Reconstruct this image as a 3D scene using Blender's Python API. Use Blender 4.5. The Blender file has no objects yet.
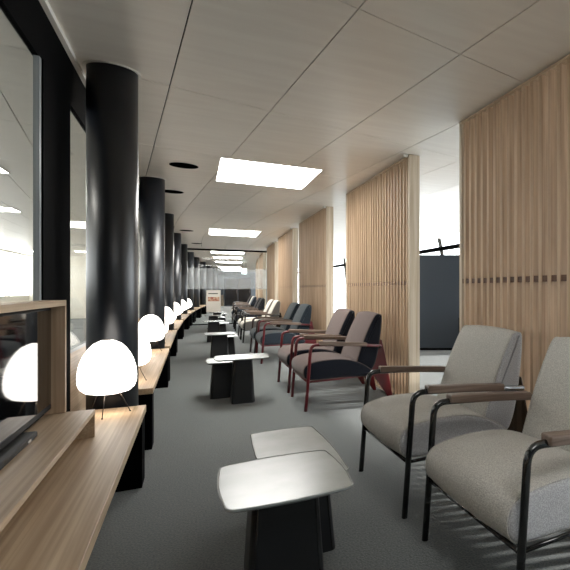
import bpy, bmesh, math, random
from mathutils import Vector, Matrix
random.seed(7)
S = bpy.context.scene
COL = S.collection
PI = math.pi

# ------------------------------------------------------------------ materials
def srgb(r, g, b):
    def f(c):
        c /= 255.0
        return c / 12.92 if c <= .04045 else ((c + .055) / 1.055) ** 2.4
    return (f(r), f(g), f(b), 1)

def mat(name, col, rough=.6, metal=0.0, spec=.5, coat=0.0, emit=None, es=0.0, sheen=0.0):
    m = bpy.data.materials.new(name); m.use_nodes = True
    b = m.node_tree.nodes['Principled BSDF']
    b.inputs['Base Color'].default_value = col
    b.inputs['Roughness'].default_value = rough
    b.inputs['Metallic'].default_value = metal
    b.inputs['Specular IOR Level'].default_value = spec
    b.inputs['Coat Weight'].default_value = coat
    b.inputs['Sheen Weight'].default_value = sheen
    if emit:
        b.inputs['Emission Color'].default_value = emit
        b.inputs['Emission Strength'].default_value = es
    return m

def noise_mat(name, c1, c2, scale=(1, 1, 1), nscale=5, detail=6, rough=.6, bump=0.0, bdist=.002, metal=0, spec=.5,
              lo=.35, hi=.65, sheen=0.0, rough2=None):
    m = mat(name, c1, rough, metal, spec, sheen=sheen)
    nt = m.node_tree; N = nt.nodes; L = nt.links; b = N['Principled BSDF']
    tc = N.new('ShaderNodeTexCoord'); mp = N.new('ShaderNodeMapping')
    mp.inputs['Scale'].default_value = scale
    L.new(tc.outputs['Object'], mp.inputs['Vector'])
    n = N.new('ShaderNodeTexNoise'); n.inputs['Scale'].default_value = nscale; n.inputs['Detail'].default_value = detail
    L.new(mp.outputs['Vector'], n.inputs['Vector'])
    r = N.new('ShaderNodeValToRGB')
    r.color_ramp.elements[0].position = lo; r.color_ramp.elements[1].position = hi
    r.color_ramp.elements[0].color = c1; r.color_ramp.elements[1].color = c2
    L.new(n.outputs['Fac'], r.inputs['Fac']); L.new(r.outputs['Color'], b.inputs['Base Color'])
    if bump:
        bp = N.new('ShaderNodeBump'); bp.inputs['Strength'].default_value = bump; bp.inputs['Distance'].default_value = bdist
        L.new(n.outputs['Fac'], bp.inputs['Height']); L.new(bp.outputs['Normal'], b.inputs['Normal'])
    return m

def wood(name, c1, c2, c3, grain, rough=.5, fine=1.0, period=None):
    """oak: long streaks along the grain axis ('x','y','z') with a broader colour drift"""
    m = mat(name, c1, rough, 0, .35)
    nt = m.node_tree; N = nt.nodes; L = nt.links; b = N['Principled BSDF']
    tc = N.new('ShaderNodeTexCoord'); geo = N.new('ShaderNodeObjectInfo')
    add = N.new('ShaderNodeVectorMath'); add.operation = 'ADD'
    mul = N.new('ShaderNodeVectorMath'); mul.operation = 'SCALE'; mul.inputs[3].default_value = 1.0
    comb = N.new('ShaderNodeCombineXYZ')
    mm = N.new('ShaderNodeMath'); mm.operation = 'MULTIPLY'; mm.inputs[1].default_value = 7.3
    L.new(geo.outputs['Random'], mm.inputs[0])
    for k in range(3): L.new(mm.outputs[0], comb.inputs[k])
    L.new(tc.outputs['Object'], add.inputs[0]); L.new(comb.outputs[0], add.inputs[1])
    def nz(sc_long, sc_cross, det):
        mp = N.new('ShaderNodeMapping')
        mp.inputs['Scale'].default_value = tuple(sc_long if a == grain else sc_cross for a in 'xyz')
        L.new(add.outputs[0], mp.inputs['Vector'])
        n = N.new('ShaderNodeTexNoise'); n.inputs['Scale'].default_value = 1; n.inputs['Detail'].default_value = det
        n.inputs['Distortion'].default_value = .4
        L.new(mp.outputs['Vector'], n.inputs['Vector']); return n
    a = nz(1.2, 22 * fine, 5); c = nz(.8, 90 * fine, 4)
    r = N.new('ShaderNodeValToRGB'); e = r.color_ramp.elements
    e[0].position = .3; e[0].color = c1; e[1].position = .72; e[1].color = c3
    k = e.new(.5); k.color = c2
    L.new(a.outputs['Fac'], r.inputs['Fac'])
    mx = N.new('ShaderNodeMixRGB'); mx.blend_type = 'MULTIPLY'; mx.inputs[0].default_value = .55
    r2 = N.new('ShaderNodeValToRGB'); r2.color_ramp.elements[0].position = .35; r2.color_ramp.elements[0].color = (.62, .57, .52, 1)
    r2.color_ramp.elements[1].position = .6; r2.color_ramp.elements[1].color = (1, 1, 1, 1)
    L.new(c.outputs['Fac'], r2.inputs['Fac'])
    L.new(r.outputs['Color'], mx.inputs[1]); L.new(r2.outputs['Color'], mx.inputs[2])
    L.new(mx.outputs[0], b.inputs['Base Color'])
    bp = N.new('ShaderNodeBump'); bp.inputs['Strength'].default_value = .15; bp.inputs['Distance'].default_value = .001
    L.new(c.outputs['Fac'], bp.inputs['Height']); L.new(bp.outputs['Normal'], b.inputs['Normal'])
    return m

def glass_mat(name, tint=(1, 1, 1, 1), refl=.08, haze=0.0, hazecol=(.8, .8, .8, 1)):
    m = bpy.data.materials.new(name); m.use_nodes = True
    nt = m.node_tree; N = nt.nodes; L = nt.links
    N.remove(N['Principled BSDF']); out = N['Material Output']
    t = N.new('ShaderNodeBsdfTransparent'); t.inputs[0].default_value = tint
    g = N.new('ShaderNodeBsdfGlossy'); g.inputs['Roughness'].default_value = .02
    fr = N.new('ShaderNodeLayerWeight'); fr.inputs[0].default_value = .25
    mm = N.new('ShaderNodeMath'); mm.operation = 'MULTIPLY_ADD'; mm.inputs[1].default_value = .12; mm.inputs[2].default_value = refl * .4
    L.new(fr.outputs['Fresnel'], mm.inputs[0])
    mx = N.new('ShaderNodeMixShader')
    L.new(mm.outputs[0], mx.inputs[0]); L.new(t.outputs[0], mx.inputs[1]); L.new(g.outputs[0], mx.inputs[2])
    last = mx
    if haze:
        d = N.new('ShaderNodeBsdfTranslucent'); d.inputs[0].default_value = hazecol
        d2 = N.new('ShaderNodeBsdfDiffuse'); d2.inputs[0].default_value = hazecol
        dd = N.new('ShaderNodeMixShader'); dd.inputs[0].default_value = .5
        L.new(d.outputs[0], dd.inputs[1]); L.new(d2.outputs[0], dd.inputs[2])
        m2 = N.new('ShaderNodeMixShader'); m2.inputs[0].default_value = haze
        L.new(last.outputs[0], m2.inputs[1]); L.new(dd.outputs[0], m2.inputs[2]); last = m2
    L.new(last.outputs[0], out.inputs['Surface'])
    return m

def fabric(name, c, dark=.68):
    c2 = tuple(x * dark for x in c[:3]) + (1,)
    m = noise_mat(name, c2, c, (1, 1, 1), 210, 3, .95, .7, .002, spec=.15, lo=.4, hi=.62, sheen=.15)
    return m

M = {}
M['oak_y'] = wood('oak along bench', srgb(168, 144, 116), srgb(182, 158, 130), srgb(194, 172, 144), 'y', .45)
M['oak_z'] = wood('oak upright slats', srgb(158, 132, 106), srgb(176, 150, 123), srgb(190, 165, 138), 'z', .6)
M['oak_post'] = wood('pale oak post', srgb(178, 160, 136), srgb(196, 180, 158), srgb(208, 194, 174), 'z', .6)
M['oak_dark'] = wood('brown oak spacer', srgb(72, 46, 30), srgb(86, 56, 36), srgb(100, 68, 46), 'y', .6)
M['walnut'] = wood('dark oak armrest', srgb(100, 85, 76), srgb(122, 105, 94), srgb(142, 124, 112), 'x', .4, 2)
M['carpet'] = noise_mat('grey carpet', srgb(74, 78, 78), srgb(108, 112, 110), (1, 1, 1), 120, 8, .95, .9, .004, spec=.1, lo=.3, hi=.7, sheen=.2)
M['ceil'] = noise_mat('satin metal ceiling panel', srgb(222, 214, 203), srgb(228, 221, 210), (1, 6, 1), 2.2, 3, .36, .03, .01, metal=.1, spec=.6)
M['void'] = mat('dark ceiling void', srgb(40, 36, 32), .9)
M['black_matt'] = mat('matt black recess', srgb(5, 5, 5), 1, 0, 0)
M['white_trim'] = mat('white trim', srgb(225, 222, 214), .5)
M['black_metal'] = mat('black lacquered frame', (.0012, .0014, .0016, 1), .7, 0, .02)
M['black_tube'] = mat('glossy black tube', srgb(12, 12, 14), .16, 0, .6, .4)
M['red_tube'] = mat('dark red tube', srgb(98, 20, 28), .3, 0, .5, .3)
M['brown_tube'] = mat('dark brown tube', srgb(58, 42, 38), .3, 0, .5, .3)
M['column'] = noise_mat('blue black column', srgb(9, 14, 22), srgb(12, 18, 27), (1, 1, .3), 3, 2, .37, 0, spec=.8)
M['table_top'] = noise_mat('pale grey tabletop', srgb(128, 134, 132), srgb(142, 147, 145), (1, 1, 1), 6, 5, .27, 0, spec=.5)
M['table_base'] = mat('black table base', srgb(15, 17, 19), .38, 0, .4)
M['panel_grey'] = mat('dark blue grey panel', srgb(44, 54, 64), .5)
M['panel_dark'] = mat('near black glass', srgb(16, 18, 22), .15)
M['wall_white'] = mat('cream white wall', srgb(232, 228, 216), .8)
M['wall_grey'] = mat('blue grey end wall', srgb(96, 104, 112), .7)
M['screen'] = mat('switched off screen', srgb(6, 7, 9), .04, 0, .9)
M['tv_bezel'] = mat('black bezel', srgb(10, 10, 11), .5, 0, .2)
M['chrome'] = mat('chrome', srgb(200, 200, 205), .15, 1)
M['paper'] = mat('lit paper shade', srgb(250, 246, 238), .8, emit=(1, .95, .89, 1), es=2.4)
M['wire'] = mat('dark wire', srgb(60, 52, 46), .4, .6)
M['diffuser'] = mat('light diffuser', srgb(255, 255, 255), .6, emit=(1, .985, .95, 1), es=16)
M['diffuser_fill'] = mat('dimmed fill light diffuser', srgb(255, 255, 255), .6, emit=(1, .985, .95, 1), es=7)
M['diffuser2'] = mat('side room light diffuser', srgb(255, 255, 255), .6, emit=(1, .97, .92, 1), es=22)
M['sign_lit'] = mat('lit sign face', srgb(220, 250, 240), .6, emit=(.75, 1, .95, 1), es=.9)
M['green'] = mat('sign green', srgb(40, 150, 110), .6, emit=(.05, .5, .3, 1), es=.8)
M['poster'] = mat('poster white', srgb(238, 232, 222), .6)
M['ink'] = mat('dark ink', srgb(50, 46, 46), .6)
M['poster_red'] = noise_mat('poster picture', srgb(170, 70, 50), srgb(225, 195, 165), (1, 1, 1), 14, 3, .6)
M['glass'] = glass_mat('window glass', (.93, .93, .91, 1), .1)
M['clear'] = glass_mat('clear glass', (.97, .98, .98, 1), .02)
M['frost'] = glass_mat('frosted band', (.95, .96, .96, 1), .04, .2, (.8, .81, .82, 1))
FAB = {
 'grey': (fabric('light grey wool', srgb(198, 195, 188)), fabric('light grey wool side', srgb(186, 186, 188))),
 'brown': (fabric('taupe brown wool', srgb(102, 88, 84)), fabric('dark navy wool side', srgb(30, 33, 42))),
 'teal': (fabric('slate teal wool', srgb(82, 92, 98)), fabric('dark slate wool side', srgb(46, 54, 62))),
 'white': (fabric('off white wool', srgb(222, 216, 204)), fabric('ash wool side', srgb(140, 136, 132))),
 'dark': (fabric('charcoal wool', srgb(74, 72, 74)), fabric('charcoal wool side', srgb(48, 48, 52))),
 'slate': (fabric('blue slate wool', srgb(70, 80, 94)), fabric('blue slate wool side', srgb(44, 50, 60))),
}

# ------------------------------------------------------------------ helpers
def tag(o, label=None, cat=None, group=None, kind=None):
    if label: o['label'] = label
    if cat: o['category'] = cat
    if group: o['group'] = group
    if kind: o['kind'] = kind
    return o

def obj(name, bm, m, parent=None, smooth=False, loc=None):
    me = bpy.data.meshes.new(name)
    bmesh.ops.recalc_face_normals(bm, faces=bm.faces)
    bm.to_mesh(me); bm.free()
    for x in (m if isinstance(m, (list, tuple)) else [m]): me.materials.append(x)
    if smooth:
        for p in me.polygons: p.use_smooth = True
    o = bpy.data.objects.new(name, me); COL.objects.link(o)
    if parent: o.parent = parent
    if loc: o.location = loc
    return o

def empty(name, loc, rz=0.0):
    o = bpy.data.objects.new(name, None); COL.objects.link(o)
    o.location = loc; o.rotation_euler = (0, 0, rz); o.empty_display_size = .1
    return o

def box(bm, x0, x1, y0, y1, z0, z1, mi=0):
    vs = [bm.verts.new(p) for p in ((x0,y0,z0),(x1,y0,z0),(x1,y1,z0),(x0,y1,z0),(x0,y0,z1),(x1,y0,z1),(x1,y1,z1),(x0,y1,z1))]
    for f in ((3,2,1,0),(4,5,6,7),(0,1,5,4),(1,2,6,5),(2,3,7,6),(3,0,4,7)):
        fc = bm.faces.new([vs[i] for i in f]); fc.material_index = mi
    return vs

def bevel(o, w=.003, seg=2, angle=.6):
    b = o.modifiers.new('bevel', 'BEVEL'); b.width = w; b.segments = seg; b.limit_method = 'ANGLE'; b.angle_limit = angle
    return o

def boxobj(name, b, m, parent=None, bev=.0):
    bm = bmesh.new(); box(bm, *b); o = obj(name, bm, m, parent)
    if bev: bevel(o, bev)
    return o

def tube(bm, pts, r, n=10, cap=True):
    pts = [Vector(p) for p in pts]; rings = []
    up = None
    for i, p in enumerate(pts):
        if i == 0: t = pts[1] - p
        elif i == len(pts) - 1: t = p - pts[-2]
        else: t = (pts[i+1] - p).normalized() + (p - pts[i-1]).normalized()
        t.normalize()
        if up is None:
            up = Vector((0, 0, 1)) if abs(t.z) < .9 else Vector((0, 1, 0))
        a = (up - t * up.dot(t)).normalized(); up = a; b = t.cross(a)
        rr = r[i] if isinstance(r, (list, tuple)) else r
        rings.append([bm.verts.new(p + (a * math.cos(k*2*PI/n) + b * math.sin(k*2*PI/n)) * rr) for k in range(n)])
    for A, B in zip(rings, rings[1:]):
        for k in range(n): bm.faces.new((A[k], A[(k+1) % n], B[(k+1) % n], B[k]))
    if cap: bm.faces.new(rings[0][::-1]); bm.faces.new(rings[-1])

def arc_path(pts, rad, n=6):
    """polyline with rounded corners"""
    pts = [Vector(p) for p in pts]; out = [pts[0]]
    for i in range(1, len(pts)-1):
        p = pts[i]; a = (pts[i-1]-p).normalized(); b = (pts[i+1]-p).normalized()
        s = p + a*rad; e = p + b*rad
        for k in range(n+1):
            t = k/n; out.append(s*(1-t)**2 + p*2*t*(1-t) + e*t*t)
    out.append(pts[-1]); return out

def lathe(bm, prof, n=24):
    rings = []
    for r, z in prof:
        rings.append([bm.verts.new((r*math.cos(k*2*PI/n), r*math.sin(k*2*PI/n), z)) for k in range(n)])
    for A, B in zip(rings, rings[1:]):
        for k in range(n): bm.faces.new((A[k], A[(k+1) % n], B[(k+1) % n], B[k]))
    return rings

def copy_tree(o, parent=None):
    c = o.copy(); COL.objects.link(c)
    if parent: c.parent = parent
    for ch in list(o.children): copy_tree(ch, c)
    return c

def curve(Y):            # the hall bends gently to the right in the distance
    return .0025 * (Y - 9) ** 2 if Y > 9 else 0.0
def heading(Y):          # rotation about z that follows the bend
    return -math.atan(.005 * (Y - 9)) if Y > 9 else 0.0

CEIL = 2.4
ORD = ['nearest', 'second nearest', 'third nearest', 'fourth nearest', 'fifth nearest', 'sixth nearest', 'seventh nearest', 'eighth nearest', 'ninth nearest', 'farthest']

# ------------------------------------------------------------------ setting
def struct(name, bm, m, smooth=False):
    o = obj(name, bm, m, None, smooth); o['kind'] = 'structure'; return o
XL, XR, Y0, Y1 = -5.2, 5.7, -2.6, 40.0
bm = bmesh.new(); box(bm, XL, XR+.2, Y0, Y1, -.1, 0); struct('floor', bm, M['carpet'])

def cz(x): return CEIL + max(0, x - 3.0) * .04
bm = bmesh.new()
def offx(Y):
    # long seams lean left near the camera, then swing right with the hall
    if Y < 9.5: return -.105 * (Y - 4)
    t = Y - 9.5
    return -.5775 - .105 * t + .0085 * t * t if t < 12 else -.5775 - 1.26 + 1.224 + .099 * (t-12)
g = .0032
def seam_pt(u, v):
    # intersection of long line u with cross line v
    Y = v
    for _ in range(6): Y = v + .25 * ((u + offx(Y)) - .6)
    return Vector((u + offx(Y), Y, 0))
us = [-1.02 - .37 * k for k in range(23, -1, -1)] + [-.145 + .62 * k for k in range(0, 16)]
vs_ = [2.3 + 1.7 * k for k in range(-5, 26)]
for u0, u1 in zip(us, us[1:]):
    for v0, v1 in zip(vs_, vs_[1:]):
        q = [seam_pt(u0, v0), seam_pt(u1, v0), seam_pt(u1, v1), seam_pt(u0, v1)]
        if min(p.x for p in q) > XR or max(p.x for p in q) < XL or min(p.y for p in q) > Y1: continue
        q = [q[0]+Vector((g,g,0)), q[1]+Vector((-g,g,0)), q[2]+Vector((-g,-g,0)), q[3]+Vector((g,-g,0))]
        for p in q: p.x = min(max(p.x, XL), XR+.1); p.y = min(max(p.y, Y0), Y1)
        lo = [bm.verts.new((p.x, p.y, cz(p.x))) for p in q]; hi = [bm.verts.new((p.x, p.y, cz(p.x)+.012)) for p in q]
        bm.faces.new(lo[::-1]); bm.faces.new(hi)
        for k in range(4): bm.faces.new((lo[k], lo[(k+1) % 4], hi[(k+1) % 4], hi[k]))
nf = len(bm.faces)
q = [(XL,Y0),(3,Y0),(XR+.2,Y0)]
vv = [[bm.verts.new((x, y, cz(x)+h)) for x in (XL, 3, XR+.2)] for y in (Y0, Y1) for h in (.07, .16)]
for k in range(2):
    for a, b in ((0, 2), (1, 3)): 
        f = bm.faces.new((vv[a][k], vv[a][k+1], vv[b][k+1], vv[b][k])); f.material_index = 1
struct('ceiling', bm, [M['ceil'], M['void']])

# back, side and end walls
bm = bmesh.new(); box(bm, XL, XR+.2, Y0-.1, Y0, 0, 2.9); struct('wall_back', bm, M['wall_grey'])
bm = bmesh.new()
box(bm, XL-.1, XL, Y0, Y1, 0, .9); box(bm, XL-.1, XL, Y0, Y1, 2.36, 2.5)  # unseen wall, its openings shaped to bring daylight in from the left
y = Y0
while y < Y1: box(bm, XL-.1, XL, y, y+.12, .9, 2.36); y += 2.8
struct('wall_far_left', bm, M['wall_white'])
bm = bmesh.new(); box(bm, XL, -.75, 25.0, 25.15, 0, 2.42); struct('wall_side_room', bm, M['wall_white'])
bm = bmesh.new(); box(bm, XL, XR+.2, Y1, Y1+.1, 0, 2.9); struct('wall_end', bm, M['wall_grey'])

# left window wall: header beam, dark piers, oak parapet, panes
XW = -.567
def wall_seg(bm, x0, x1, y0, y1, z0, z1):     # segment following the bend
    a, b = curve(y0), curve(y1)
    vs = box(bm, x0, x1, y0, y1, z0, z1)
    for v in vs: v.co.x += a if abs(v.co.y - y0) < 1e-4 else b
bm = bmesh.new()
ys = [-2.6, 0, 3, 6, 9, 12, 15, 18, 21, 24, 27, 30, 33, 36, 40]
for a, b in zip(ys, ys[1:]): wall_seg(bm, XW-.034, XW-.012, a, b, 2.13, CEIL)
piers = [(2.97 + 3.33 * k) for k in range(-1, 11)]
for y in piers: wall_seg(bm, XW-.034, XW-.003, y, y+.58, 0, 2.13)
struct('wall_left', bm, M['black_metal'])
bm = bmesh.new()
for a, b in zip(ys, ys[1:]): wall_seg(bm, XW-.012, XW+.01, a, b, 2.375, CEIL)
struct('trim_1', bm, M['white_trim'])
for i, (a, b) in enumerate(zip([-2.6] + [p + .58 for p in piers], piers + [40])):
    if b - a < .2: continue
    bm = bmesh.new(); wall_seg(bm, XW-.026, XW-.020, a, b, .75, 2.13)
    w = struct('window_%d' % (i+1), bm, M['glass'])
    bm = bmesh.new()
    for (y0, y1, z0, z1) in ((a, a+.02, .75, 2.13), (b-.035, b, .75, 2.13), (a+.02, b-.035, .75, .77)):
        wall_seg(bm, XW-.03, XW-.009, y0, y1, z0, z1)
    obj('window_frame', bm, mat('grey window frame', srgb(140, 146, 148), .4, .3) if i == 0 else M_wf, w)
    if i == 0: M_wf = bpy.data.materials['grey window frame']
    bm = bmesh.new(); wall_seg(bm, XW-.06, XW-.014, a, b, 0, .75)
    obj('parapet', bm, M['oak_y'], w)

# right facade: glazed, black mullions, rail and diagonal braces
bm = bmesh.new(); box(bm, XR, XR+.012, Y0, Y1, 0.0, 2.53)
win = struct('window_20', bm, M['clear'])
bm = bmesh.new()
box(bm, XR-.05, XR, Y0, Y1, 2.15, 2.26)
y = Y0
while y < Y1:
    box(bm, XR-.05, XR, y, y+.06, 0, 2.16); y += 3.4
obj('mullion', bm, M['black_metal'], win)
bm = bmesh.new()
for y in [12.2 + 3.4*k for k in range(-4, 8)]:
    tube(bm, [(XR+.1, y+.5, 2.6), (XR+.1, y-.45, .4)], .055, 8)
obj('diagonal_brace', bm, M['black_metal'], win)

# ------------------------------------------------------------------ columns
col_y = [3.725, 7.09, 10.24, 13.6, 16.75, 20.1, 23.25, 26.85, 30.3, 33.6]
proto = None
for i, y in enumerate(col_y):
    x = -.405 + curve(y)
    if proto is None:
        c = empty('round_column', (x, y, 0))
        bm = bmesh.new(); r_ = lathe(bm, [(.123, 0), (.123, CEIL-.001)], 56); bm.faces.new(r_[1]); bm.faces.new(r_[0][::-1])
        o = obj('shaft', bm, M['column'], c, True)
        for p in o.data.polygons:
            if len(p.vertices) > 4: p.use_smooth = False
        bm = bmesh.new(); lathe(bm, [(.124, CEIL-.006), (.138, CEIL-.006), (.138, CEIL-.0005), (.124, CEIL-.0005)], 56)
        obj('ceiling_collar', bm, M['white_trim'], c)
        proto = c
    else:
        c = copy_tree(proto); c.location = (x, y, 0)
    nm = ORD[i]
    extra = {0: 'right behind the large glowing lamp', 1: 'just past the first one', }.get(i, 'in the row along the windows')
    tag(c, 'glossy blue-black round column, %s of the row, %s' % (nm, extra), 'column', 'round columns along the window wall')

# ------------------------------------------------------------------ oak slat partitions
def partition(y0, y1, x, rz, label):
    L_ = y1 - y0
    t = empty('slatted_partition', (x, y0, 0), rz)
    tag(t, label, 'partition', 'oak slat partitions')
    bm = bmesh.new(); n = int((L_ - .07) / .088); sp = (L_ - .07) / n
    for k in range(n):
        yy = .035 + sp * (k + .5)
        box(bm, 0, .095, yy-.0155, yy+.0155, .03, CEIL-.022)
    obj('slats', bm, M['oak_z'], t)
    bm = bmesh.new()
    for k in range(n+1):
        a = .035 + sp*(k-.5) + .0155; b = .035 + sp*(k+.5) - .0155
        a = max(a, .035); b = min(b, L_-.035)
        if b > a: box(bm, .006, .05, a, b, 1.15, 1.186)
    obj('spacer_blocks', bm, M['oak_dark'], t)
    for a, b in ((0, .035), (L_-.035, L_)):
        boxobj('end_post', (-.004, .1, a, b, 0, CEIL-.004), M['oak_post'], t)
    boxobj('top_rail', (-.004, .1, .035, L_-.035, CEIL-.022, CEIL-.004), M['oak_y'], t)
    boxobj('bottom_rail', (.01, .09, .035, L_-.035, 0, .03), M['oak_post'], t)
    bm = bmesh.new(); lathe(bm, [(.0, -.028), (.016, -.026), (.022, -.018), (.022, 0)], 14)
    o = obj('ceiling_bracket', bm, M['white_trim'], t, True, loc=(-.03, .03, CEIL-.002))
plist = [(1.10, 3.47, 'oak slat partition behind the two pale grey armchairs'),
         (4.52, 6.85, 'oak slat partition behind the taupe brown armchairs'),
         (8.00, 10.40, 'oak slat partition behind the slate teal armchairs'),
         (11.15, 13.6, 'oak slat partition behind the off-white armchairs'),
         (14.6, 17.0, 'oak slat partition beside the charcoal armchairs, ending before the glass screen'),
         (18.75, 21.1, 'oak slat partition just beyond the glass screen'),
         (22.2, 24.6, 'second oak slat partition beyond the glass screen'),
         (25.7, 28.1, 'third oak slat partition beyond the glass screen, far down the hall'),
         (29.1, 31.7, 'fourth oak slat partition beyond the glass screen'),
         (32.3, 35.4, 'fifth oak slat partition beyond the glass screen'),
         (35.9, 39.3, 'last oak slat partition, up to the end wall')]
for y0, y1, lb in plist:
    m_ = (y0+y1)/2
    x = 1.765 + curve(y0) + (.03 if y0 > 12 else 0)
    partition(y0, y1, x, heading(m_), lb)

# ------------------------------------------------------------------ ceiling lights, holes
def ceil_light(x, y, w, l, rz, label, m, first=[None]):
    t = empty('ceiling_light', (x, y, CEIL), rz); tag(t, label, 'light', None)
    bm = bmesh.new()
    for b in ((-w/2-.012, -w/2, -l/2-.012, l/2+.012), (w/2, w/2+.012, -l/2-.012, l/2+.012), (-w/2, w/2, -l/2-.012, -l/2), (-w/2, w/2, l/2, l/2+.012)):
        box(bm, *b, -.008, -.0005)
    obj('frame', bm, M['white_trim'], t)
    bm = bmesh.new(); box(bm, -w/2, w/2, -l/2, l/2, -.006, -.001)
    obj('diffuser', bm, m, t)
    return t
ll = [(.71, -.5, .95, 1.2), (.71, 6.2, .95, 1.2), (.8, 12.85, .98, 1.3), (1.03, 19.75, 1.0, 1.0), (1.2, 22.8, 1.0, 1.1), (1.42, 26.4, 1.05, 1.2), (1.8, 32.6, 1.1, 1.4), (2.2, 37.4, 1.1, 1.4)]  # first panel is added out of view to light the foreground
for i, (x, y, w, l) in enumerate(ll):
    tag(ceil_light(x, y, w, l, heading(y), 'glowing white square ceiling light panel, %s' % (
        ['added out of view behind the camera to light the foreground', 'large and nearest the camera', 'second from the camera, before the glass screen', 'first one beyond the glass screen',
         'second one beyond the glass screen', 'third one beyond the glass screen', 'fourth one beyond the glass screen', 'last one by the far end wall'][i]), M['diffuser'] if i else M['diffuser_fill']),
        group='ceiling light panels along the hall')
for i, (x, y) in enumerate([(-.08, 6.176), (-.235, 7.892), (-.12, 12.9), (.09, 16.3)]):
    t = empty('ceiling_downlight', (x, y, CEIL))
    tag(t, 'round black recessed ceiling opening, %s' % ['left of the large light panel, nearest', 'close above the second column', 'third from the camera', 'smallest and farthest'][i], 'downlight', 'round black ceiling openings')
    bm = bmesh.new(); r_ = lathe(bm, [(.13, -.0005), (.13, -.004), (.118, -.006), (.112, -.003)], 32); obj('rim', bm, M['black_matt'], t, True)
    bm = bmesh.new(); r_ = lathe(bm, [(.114, -.0025), (.06, -.0015), (.02, -.001)], 32); bm.faces.new(r_[-1]); obj('recess', bm, M['black_matt'], t)
# lights of the side room behind the windows, some added out of view to brighten it
side = [(-1.9, 7.3), (-3.0, 9.3), (-2.6, 11.0), (-3.9, 12.8), (-2.6, 14.3), (-4.4, 15.3), (-3.3, 17.4), (-4.8, 19.6), (-3.2, 21.8), (-4.6, 22.6), (-1.8, 3.6), (-3.5, 4.6)]
side.sort(key=lambda p: p[1])
ordn = ORD[:9] + ['tenth nearest', 'eleventh nearest', 'farthest']
for i, (x, y) in enumerate(side):
    tag(ceil_light(x, y, .32, .55, 0, 'small bright ceiling light in the room behind the windows, %s' % ordn[i], M['diffuser2']), group='small ceiling lights behind the windows')

# ------------------------------------------------------------------ benches with raised shelf, screen, lamps
def bench(L_):
    t = empty('oak_bench', (0, 0, 0))
    boxobj('bench_top', (-.325, 0, 0, L_, .385, .425), M['oak_y'], t, .002)
    for a in (.01, L_-.19):
        boxobj('leg_panel', (-.26, -.006, a, a+.18, 0, .385), M['black_metal'], t, .002)
    return t
def shelf(L_):
    t = empty('raised_shelf', (0, 0, 0))
    boxobj('shelf_board', (-.325, -.15, 0, L_, .53, .55), M['oak_y'], t, .0015)
    for a in (0, L_-.02):
        boxobj('end_board', (-.325, -.15, a, a+.02, .4255, .53), M['oak_y'], t, .001)
    return t
def tv_box(L_):
    t = empty('screen_cabinet', (0, 0, 0))
    x0, x1 = -.331, -.252
    boxobj('top_board', (x0, x1, 0, L_, 1.03, 1.055), M['oak_y'], t, .001)
    for a in (0, L_-.022): boxobj('side_board', (x0, x1, a, a+.022, .551, 1.03), M['oak_z'], t, .001)
    boxobj('back_board', (x0, x0+.008, .022, L_-.022, .551, 1.03), M['black_metal'], t)
    return t
def tv(L_):
    t = empty('flat_screen', (0, 0, 0))
    boxobj('housing', (-.3225, -.300, .03, L_-.024, .575, 1.02), M['tv_bezel'], t, .003)
    boxobj('display', (-.2998, -.2988, .04, L_-.03, .6, 1.012), M['screen'], t)
    boxobj('stand', (-.318, -.262, L_*.25, L_*.8, .551, .572), M['tv_bezel'], t, .004)
    boxobj('neck', (-.3215, -.312, L_*.45, L_*.6, .571, .58), M['tv_bezel'], t)
    boxobj('badge', (-.2618, -.2605, L_*.74, L_*.74+.04, .556, .566), M['chrome'], t)
    return t
def lamp():
    t = empty('paper_table_lamp', (0, 0, 0))
    prof = [(.02, .3), (.036, .294), (.064, .278), (.086, .252), (.105, .22), (.119, .185), (.128, .15), (.133, .105), (.132, .066), (.122, .036), (.1, .014), (.06, .003)]
    # finely ribbed paper: interpolate and ripple
    P2 = []
    for (r0, z0), (r1, z1) in zip(prof, prof[1:]):
        for k in range(4):
            s = k/4; P2.append((r0+(r1-r0)*s + (.0009 if k % 2 else -.0006), z0+(z1-z0)*s))
    P2.append(prof[-1])
    bm = bmesh.new(); lathe(bm, [(r, z+.119) for r, z in P2], 40)
    sh = obj('lamp_shade', bm, M['paper'], t, True)
    bm = bmesh.new(); pts = [(.02*math.cos(a), .02*math.sin(a), .419) for a in [k*PI/8 for k in range(17)]]
    tube(bm, pts, .0018, 6, False); obj('top_ring', bm, M['wire'], t, True)
    for k in range(3):
        a = -PI/2 - .1 + k*2*PI/3
        bm = bmesh.new()
        tube(bm, [(.055*math.cos(a), .055*math.sin(a), .124), (.108*math.cos(a), .108*math.sin(a), .004)], .0022, 6)
        lb = bmesh.ops.create_uvsphere(bm, u_segments=8, v_segments=6, radius=.0045, matrix=Matrix.Translation((.108*math.cos(a), .108*math.sin(a), .0045)))
        obj('leg', bm, M['wire'], t, True)
    return t
bspan = [(.75, 3.597), (4.185, 6.955), (7.225, 10.1), (10.42, 13.45), (13.8, 16.6), (16.92, 18.2), (18.45, 19.95), (20.4, 23.1), (23.5, 26.6)]
bp = sp_ = cp = tp = lp = None
names = ['nearest in the lower left corner', 'second from the camera', 'third from the camera', 'fourth from the camera', 'fifth from the camera', 'sixth from the camera', 'first one beyond the glass screen', 'second one beyond the glass screen', 'farthest beyond the glass screen']
k_lamp = 0
lamp_names = ['big and nearest, in front of the nearest column', 'half hidden behind the nearest lamp and column', 'on the far end of the second bench', 'at the start of the third bench',
 'on the far end of the third bench', 'at the start of the fourth bench', 'on the far end of the fourth bench', 'at the start of the fifth bench', 'on the far end of the fifth bench', 'at the start of the sixth bench',
 'on the far end of the sixth bench', 'beyond the glass screen', 'x', 'x', 'x']
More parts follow.
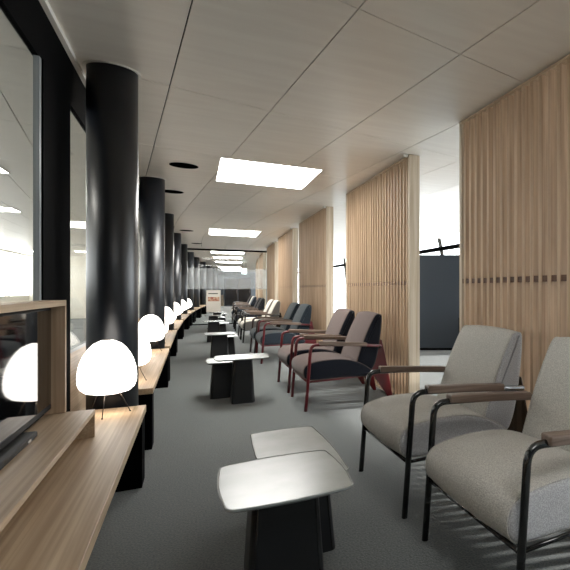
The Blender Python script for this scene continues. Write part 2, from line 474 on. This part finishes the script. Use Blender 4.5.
for i, (a, b) in enumerate(bspan):
    L_ = b - a; x = -.235 + curve(a); rz = -math.atan2(curve(b)-curve(a), L_)
    def at(t, dy): 
        t.location = (x + math.sin(-rz)*dy, a + math.cos(rz)*dy, 0); t.rotation_euler = (0, 0, rz)
    t = bench(L_); at(t, 0); tag(t, 'oak bench on black leg panels, %s' % names[i], 'bench', 'oak benches along the windows')
    if i < 5:
        s0 = 0 if i == 0 else .62; sl = L_ - .65 - s0
        t = shelf(sl); at(t, s0); tag(t, 'low raised oak shelf on the bench %s' % names[i], 'shelf', 'raised shelves on the benches')
        t = tv_box(sl); at(t, s0); tag(t, 'open oak screen cabinet standing on the shelf, %s' % names[i], 'cabinet', 'screen cabinets on the shelves')
        t = tv(sl); at(t, s0); tag(t, 'black flat screen inside its oak cabinet, %s' % names[i], 'television', 'flat screens in oak cabinets')
    spots = [L_-.19] if i == 0 else [.33, L_-.33]
    for dy in spots:
        if k_lamp >= 12: break
        if lp is None: lp = t = lamp()
        else: t = copy_tree(lp)
        lx = -.158
        t.scale = (.97, .97, .97)
        t.location = (x + math.cos(rz)*lx + math.sin(-rz)*dy, a + math.cos(rz)*dy + math.sin(rz)*lx, .425)
        t.rotation_euler = (0, 0, rz + k_lamp*.0)
        tag(t, 'glowing white paper table lamp, %s' % lamp_names[k_lamp], 'lamp', 'paper table lamps on the benches'); k_lamp += 1

# ------------------------------------------------------------------ side tables
def round_rect(hx, hy, rad, bulge, n=8):
    pts = []
    for cx, cy, a0 in ((hx-rad, hy-rad, 0), (-hx+rad, hy-rad, PI/2), (-hx+rad, -hy+rad, PI), (hx-rad, -hy+rad, 1.5*PI)):
        for k in range(n+1):
            a = a0 + k*PI/2/n; pts.append((cx+rad*math.cos(a), cy+rad*math.sin(a)))
        # points along the side that follows, bulged outward
        nx, ny = {0: (0, 1), PI/2: (-1, 0), PI: (0, -1), 1.5*PI: (1, 0)}[a0]
        for s in (.25, .5, .75):
            if nx == 0:
                w = hx-rad; px = (w - 2*w*s) * (1 if ny > 0 else -1); pts.append((px, ny*(hy+bulge*math.sin(PI*s))))
            else:
                w = hy-rad; py = (w - 2*w*s) * (1 if nx < 0 else -1); pts.append((nx*(hx+bulge*math.sin(PI*s)), py))
    return pts
def side_table(hx, hy, h, bw, bd):
    t = empty('side_table', (0, 0, 0))
    pts = round_rect(hx, hy, min(hx, hy)*.2, .013)
    bm = bmesh.new()
    rings = []
    for s, z in ((.965, h-.012), (1.0, h-.005), (1.0, h), (.985, h+.0015), (.97, h-.001)):
        rings.append([bm.verts.new((x*s, y*s, z)) for x, y in pts])
    for A, B in zip(rings, rings[1:]):
        for k in range(len(A)): bm.faces.new((A[k], A[(k+1) % len(A)], B[(k+1) % len(A)], B[k]))
    bm.faces.new(rings[0][::-1]); bm.faces.new(rings[-1])
    obj('tabletop', bm, M['table_top'], t)
    # folded steel foot: tapering, rounded corners, two halves with a fold seam
    bm = bmesh.new(); A = []
    for sx, z in ((1.0, 0), (.8, h-.012)):
        A.append([bm.verts.new((x*sx, y*sx, z)) for x, y in round_rect(bw/2, bd/2, .03, .0, 5)])
    for k in range(len(A[0])): bm.faces.new((A[0][k], A[0][(k+1) % len(A[0])], A[1][(k+1) % len(A[0])], A[1][k]))
    bm.faces.new(A[1]); bm.faces.new(A[0][::-1])
    obj('foot', bm, M['table_base'], t)
    bm = bmesh.new()
    for sx in (-1, 1):
        for (r0, z0), (r1, z1) in (((1.0, .004), (.8, h-.014)),):
            tube(bm, [(sx*(bw/2*r0-.02), -bd/2*r0-.0005, z0), (sx*(bw/2*r1-.016), -bd/2*r1-.0005, z1)], .0022, 6)
    obj('fold_seam', bm, M['black_tube'], t)
    return t
T = side_table(.194, .232, .44, .26, .2); U = side_table(.15, .39, .37, .25, .54)
tl = [ # tall(x,y,rz), low(x,y,rz)
 ((.275, 1.92, 0), (.396, 2.44, 0)), ((.415, 5.56, PI/2), (.265, 5.95, 0)), ((.345, 8.72, 0), (.46, 9.25, 0)), ((.36, 12.25, 0), (.50, 12.8, 0)),
 ((.40, 15.0, 0), (.52, 15.53, 0)), ((.52, 17.1, 0), (.63, 17.65, 0))]
tn = ['in the foreground by the grey armchairs', 'in front of the taupe brown armchairs', 'in front of the slate teal armchairs', 'in front of the off-white armchairs', 'in front of the charcoal armchairs', 'by the glass screen at the far end']
for i, (a, b) in enumerate(tl):
    for P_, q, w in ((T, a, 'taller pale-topped side table'), (U, b, 'lower side table beside its taller pair')):
        o = P_ if i == 0 else copy_tree(P_)
        dy = q[1]
        if P_ is U and i == 1: o.scale = (.95, .55, 1)
        o.location = (q[0] + curve(dy)*.6, dy, 0); o.rotation_euler = (0, 0, q[2])
        tag(o, w + ', ' + tn[i], 'side table', 'pairs of side tables down the aisle')

# ------------------------------------------------------------------ armchairs (face -x)
def smooth_profile(pts, n=4):
    P_ = [Vector((x, z)) for x, z in pts]; N_ = len(P_); out = []
    for i in range(N_):
        p0, p1, p2, p3 = P_[i-1], P_[i], P_[(i+1) % N_], P_[(i+2) % N_]
        for k in range(n):
            t = k/n
            out.append(.5*((2*p1)+(p2-p0)*t+(2*p0-5*p1+4*p2-p3)*t*t+(3*p1-p0-3*p2+p3)*t**3))
    return out
def inset(prof, d):
    n = len(prof); out = []
    area = sum(prof[i].x*prof[(i+1) % n].y - prof[(i+1) % n].x*prof[i].y for i in range(n))
    sg = 1 if area > 0 else -1
    for i in range(n):
        t = (prof[(i+1) % n] - prof[i-1]).normalized()
        out.append(prof[i] + Vector((-t.y, t.x))*d*sg)
    return out
def cushion(name, prof, hw, fab, side, parent, crown=0.012):
    bm = bmesh.new(); rings = []
    ys = [-1, -.985, -.93, -.8, -.5, 0, .5, .8, .93, .985, 1]
    for s in ys:
        d = -crown*(1-abs(s)**2.2)
        if abs(s) == 1: d = .006
        elif abs(s) > .98: d = .0
        pr = inset(prof, d)
        rings.append([bm.verts.new((p.x, s*hw, p.y)) for p in pr])
    n = len(prof)
    for A, B in zip(rings, rings[1:]):
        for k in range(n): bm.faces.new((A[k], A[(k+1) % n], B[(k+1) % n], B[k]))
    bm.faces.new(rings[0][::-1]); bm.faces.new(rings[-1])
    c = obj(name, bm, fab, parent, True)
    for sgn in (-1, 1):
        bm = bmesh.new(); R_ = []
        for d, y in ((.003, hw-.004), (.004, hw+.006), (.012, hw+.011), (.03, hw+.014)):
            R_.append([bm.verts.new((p.x, sgn*y, p.y)) for p in inset(prof, d)])
        for A, B in zip(R_, R_[1:]):
            for k in range(n): bm.faces.new((A[k], A[(k+1) % n], B[(k+1) % n], B[k]))
        bm.faces.new(R_[-1]); bm.faces.new(R_[0])
        obj('side_panel', bm, side, c, True)
        bm = bmesh.new(); pr = inset(prof, .001); pts = [(p.x, sgn*(hw+.001), p.y) for p in pr]; pts.append(pts[0])
        tube(bm, pts, .0032, 6, False)
        obj('piping', bm, fab, c, True)
    return c
seat_prof = smooth_profile([(0.012, .285), (-.012, .33), (.0, .395), (.06, .43), (.2, .448), (.36, .442), (.5, .40), (.60, .335), (.62, .29), (.55, .265), (.3, .272), (.08, .27)], 4)
back_prof = smooth_profile([(.47, .36), (.50, .48), (.565, .66), (.63, .80), (.665, .855), (.70, .862), (.722, .835), (.715, .70), (.69, .52), (.655, .38), (.61, .315), (.52, .31)], 4)
HW = .325
def armchair(fabkey, tubem):
    fab, side = FAB[fabkey]
    t = empty('armchair', (0, 0, 0))
    cushion('seat_cushion', seat_prof, HW, fab, side, t)
    cushion('backrest', back_prof, HW-.02, fab, side, t, .014)
    for s in (-1, 1):
        yy = s*.365
        bm = bmesh.new()
        tube(bm, arc_path([(0, yy, 0.0), (.045, yy, .60), (.4, yy, .582), (.70, yy*.96, .553)], .06, 8), .0145, 12)
        tube(bm, [(.70, yy*.96, .553), (.70, s*.30, .53)], .0125, 8)
        obj('front_leg', bm, tubem, t, True)
        # wooden armrest pad
        bm = bmesh.new()
        vs = box(bm, .115, .555, yy-.03, yy+.03, .0, .036)
        for v in vs: v.co.z += .592 - (v.co.x-.115)*.075
        o = obj('armrest', bm, M['walnut'], t); bevel(o, .007, 3)
        # folded sheet rear leg
        bm = bmesh.new(); pf = [(.818, 0), (.85, 0), (.785, .36), (.735, .60), (.70, .62), (.67, .50), (.60, .27), (.66, .245)]
        A = [[bm.verts.new((x, s*.27 + w, z)) for x, z in pf] for w in (-.02, .02)]
        n = len(pf)
        for k in range(n): bm.faces.new((A[0][k], A[0][(k+1) % n], A[1][(k+1) % n], A[1][k]))
        bm.faces.new(A[0][::-1]); bm.faces.new(A[1])
        o = obj('rear_leg', bm, tubem, t); bevel(o, .006, 2)
    bm = bmesh.new()
    for s in (-1, 1): tube(bm, [(.018, s*.355, .262), (.3, s*.34, .262), (.66, s*.28, .27)], .009, 8)
    tube(bm, [(.02, -.36, .262), (.02, .36, .262)], .009, 8)
    tube(bm, [(.64, -.27, .27), (.64, .27, .27)], .009, 8)
    obj('seat_frame', bm, tubem, t, True)
    return t
XC = .87
ch = [ # y centre, fabric, tube, label
 (1.683, 'grey', 'black_tube', 'light grey armchair with black tube frame, nearest and cut off by the right edge'),
 (2.664, 'grey', 'black_tube', 'light grey armchair with black tube frame, second from the front, whole in view'),
 (5.145, 'brown', 'red_tube', 'taupe brown armchair with navy sides and dark red frame, nearer of its pair'),
 (6.11, 'brown', 'red_tube', 'taupe brown armchair with navy sides and dark red frame, farther of its pair'),
 (8.58, 'teal', 'red_tube', 'slate teal armchair with dark red frame, nearer of its pair'),
 (9.55, 'teal', 'brown_tube', 'slate teal armchair with dark brown frame, farther of its pair'),
 (12.02, 'white', 'black_tube', 'off-white armchair with black frame, nearer of its pair'),
 (13.0, 'white', 'black_tube', 'off-white armchair with black frame, farther of its pair'),
 (15.45, 'dark', 'black_tube', 'charcoal armchair with black frame, nearer of its pair'),
 (16.43, 'dark', 'black_tube', 'charcoal armchair with black frame, farther of its pair'),
 (19.0, 'slate', 'black_tube', 'blue slate armchair just beyond the glass screen'),
 (19.98, 'white', 'brown_tube', 'off-white armchair beyond the glass screen beside the blue slate one'),
 (22.6, 'brown', 'brown_tube', 'taupe armchair far beyond the glass screen')]
protos = {}
for y, fk, tm, lb in ch:
    key = (fk, tm)
    if key not in protos: o = protos[key] = armchair(fk, M[tm])
    else: o = copy_tree(protos[key])
    o.location = (XC + curve(y), y, 0); o.rotation_euler = (0, 0, heading(y))
    tag(o, lb, 'armchair', 'armchairs in pairs along the oak partitions')

# ------------------------------------------------------------------ glass screen across the hall
yg = 18.3
gs = empty('glass_screen', (0, yg, 0), 0)
tag(gs, 'clear glass screen with a frosted band and black top rail across the hall', 'glass screen')
gx0, gx1 = -.13-.03, 2.16
boxobj('top_rail', (gx0, gx1, -.03, .03, CEIL-.05, CEIL-.001), M['black_metal'], gs)
boxobj('bottom_rail', (gx0, gx1, -.02, .02, 0.001, .03), M['black_metal'], gs)
panes = [(gx0, .996), (1.0, gx1)]
for a, b in panes:
    p = boxobj('glass_pane', (a+.004, b-.004, -.006, .006, .03, CEIL-.05), M['clear'], gs)
    f = boxobj('frosted_band', (a+.004, b-.004, -.009, -.0065, 1.13, 1.79), M['frost'], p)

# poster stand
t = empty('poster_stand', (.5, 17.0-.55, 0), -.25)
tag(t, 'white poster on a thin floor stand in front of the glass screen', 'sign')
boxobj('poster_board', (-.18, .18, -.008, .008, .47, 1.1), M['poster'], t, .002)
boxobj('heading_mark', (-.13, .11, -.0095, -.0082, .985, 1.01), M['ink'], t)
boxobj('picture', (-.14, .15, -.0095, -.0082, .78, .9), M['poster_red'], t)
bm = bmesh.new(); tube(bm, [(0, .02, .01), (0, .02, .9)], .012, 8); obj('pole', bm, M['black_metal'], t, True)
bm = bmesh.new(); r_ = lathe(bm, [(.16, 0), (.16, .012), (.15, .016)], 28); bm.faces.new(r_[-1]); bm.faces.new(r_[0][::-1]); obj('foot_plate', bm, M['black_metal'], t)

# end of the hall: dark cupboard, lit exit sign
t = empty('display_cupboard', (2.6, 38.6, 0))
tag(t, 'dark glazed cupboard against the grey end wall', 'cupboard')
boxobj('carcass', (-.8, .8, -.35, .35, 0, 1.95), M['panel_grey'], t, .01)
for a, b in ((-.77, -.02), (.02, .77)):
    d = boxobj('door', (a, b, -.375, -.351, .08, 1.88), M['panel_dark'], t, .003)
    boxobj('handle', (b-.06, b-.04, -.4, -.376, .9, 1.1), M['chrome'], d)
t = empty('exit_sign', (2.15, 27.6, 0), 0)
tag(t, 'small glowing greenish-white sign hanging from the ceiling beyond the glass', 'sign')
boxobj('sign_box', (-.12, .12, -.03, .03, 1.87, 2.17), M['sign_lit'], t, .004)
bm = bmesh.new()
for x in (-.08, .08): tube(bm, [(x, 0, 2.17), (x, 0, CEIL)], .006, 6)
obj('hanger', bm, M['black_metal'], t)

# dark screens standing in the hall on the right
def floor_screen(x, y, rz, w, h, label):
    t = empty('screen_wall', (x, y, 0), rz); tag(t, label, 'screen')
    boxobj('panel', (-w/2, w/2, -.04, .04, .04, h), M['panel_grey'], t, .004)
    boxobj('plinth', (-w/2+.02, w/2-.02, -.03, .03, 0, .04), M['black_metal'], t)
    return t
floor_screen(3.95, 8.33, -.55, 1.35, 1.74, 'dark blue-grey standing panel seen between the first two oak partitions')
t = empty('display_case', (4.0, 7.85, 0), -.55); tag(t, 'small black cabinet standing in front of the dark blue-grey panel', 'cabinet')
boxobj('case_body', (-.02, .5, -.12, .12, .05, .62), M['panel_dark'], t, .006)
boxobj('case_foot', (0, .48, -.1, .1, 0, .05), M['black_metal'], t)
floor_screen(4.05, 13.1, -.55, 1.2, 1.75, 'dark standing panel seen between the second and third oak partitions')

# ------------------------------------------------------------------ light
w = bpy.data.worlds.new('sky'); S.world = w; w.use_nodes = True
bg = w.node_tree.nodes['Background']; bg.inputs[0].default_value = (.93, .97, 1, 1); bg.inputs[1].default_value = 4.8
def sun(name, direction, strength, angle, col):
    l = bpy.data.lights.new(name, 'SUN'); l.energy = strength; l.angle = angle; l.color = col
    o = bpy.data.objects.new(name, l); COL.objects.link(o)
    o.rotation_euler = Vector(direction).to_track_quat('-Z', 'Y').to_euler(); o.location = (8, -4, 6)
    return o
sun('sun', (-.93, .26, -.5), 5, math.radians(1.6), (1, .96, .92))

# ------------------------------------------------------------------ camera
cam = bpy.data.cameras.new('camera'); co = bpy.data.objects.new('camera', cam); COL.objects.link(co)
co.location = (0, 0, 1.1)
th = math.atan(307/500)
co.rotation_euler = (PI/2, 0, -th)
cam.sensor_width = 36; cam.lens = 500/570*36
cam.shift_x = -(500-285)/570; cam.shift_y = 5/570
cam.clip_start = .05; cam.clip_end = 200
S.camera = co
S.view_settings.view_transform = 'Standard'; S.view_settings.look = 'None'
S.view_settings.gamma = 1; S.view_settings.exposure = 0.5; S.view_settings.use_curve_mapping = False
S.cycles.max_bounces = 8; S.cycles.transparent_max_bounces = 24
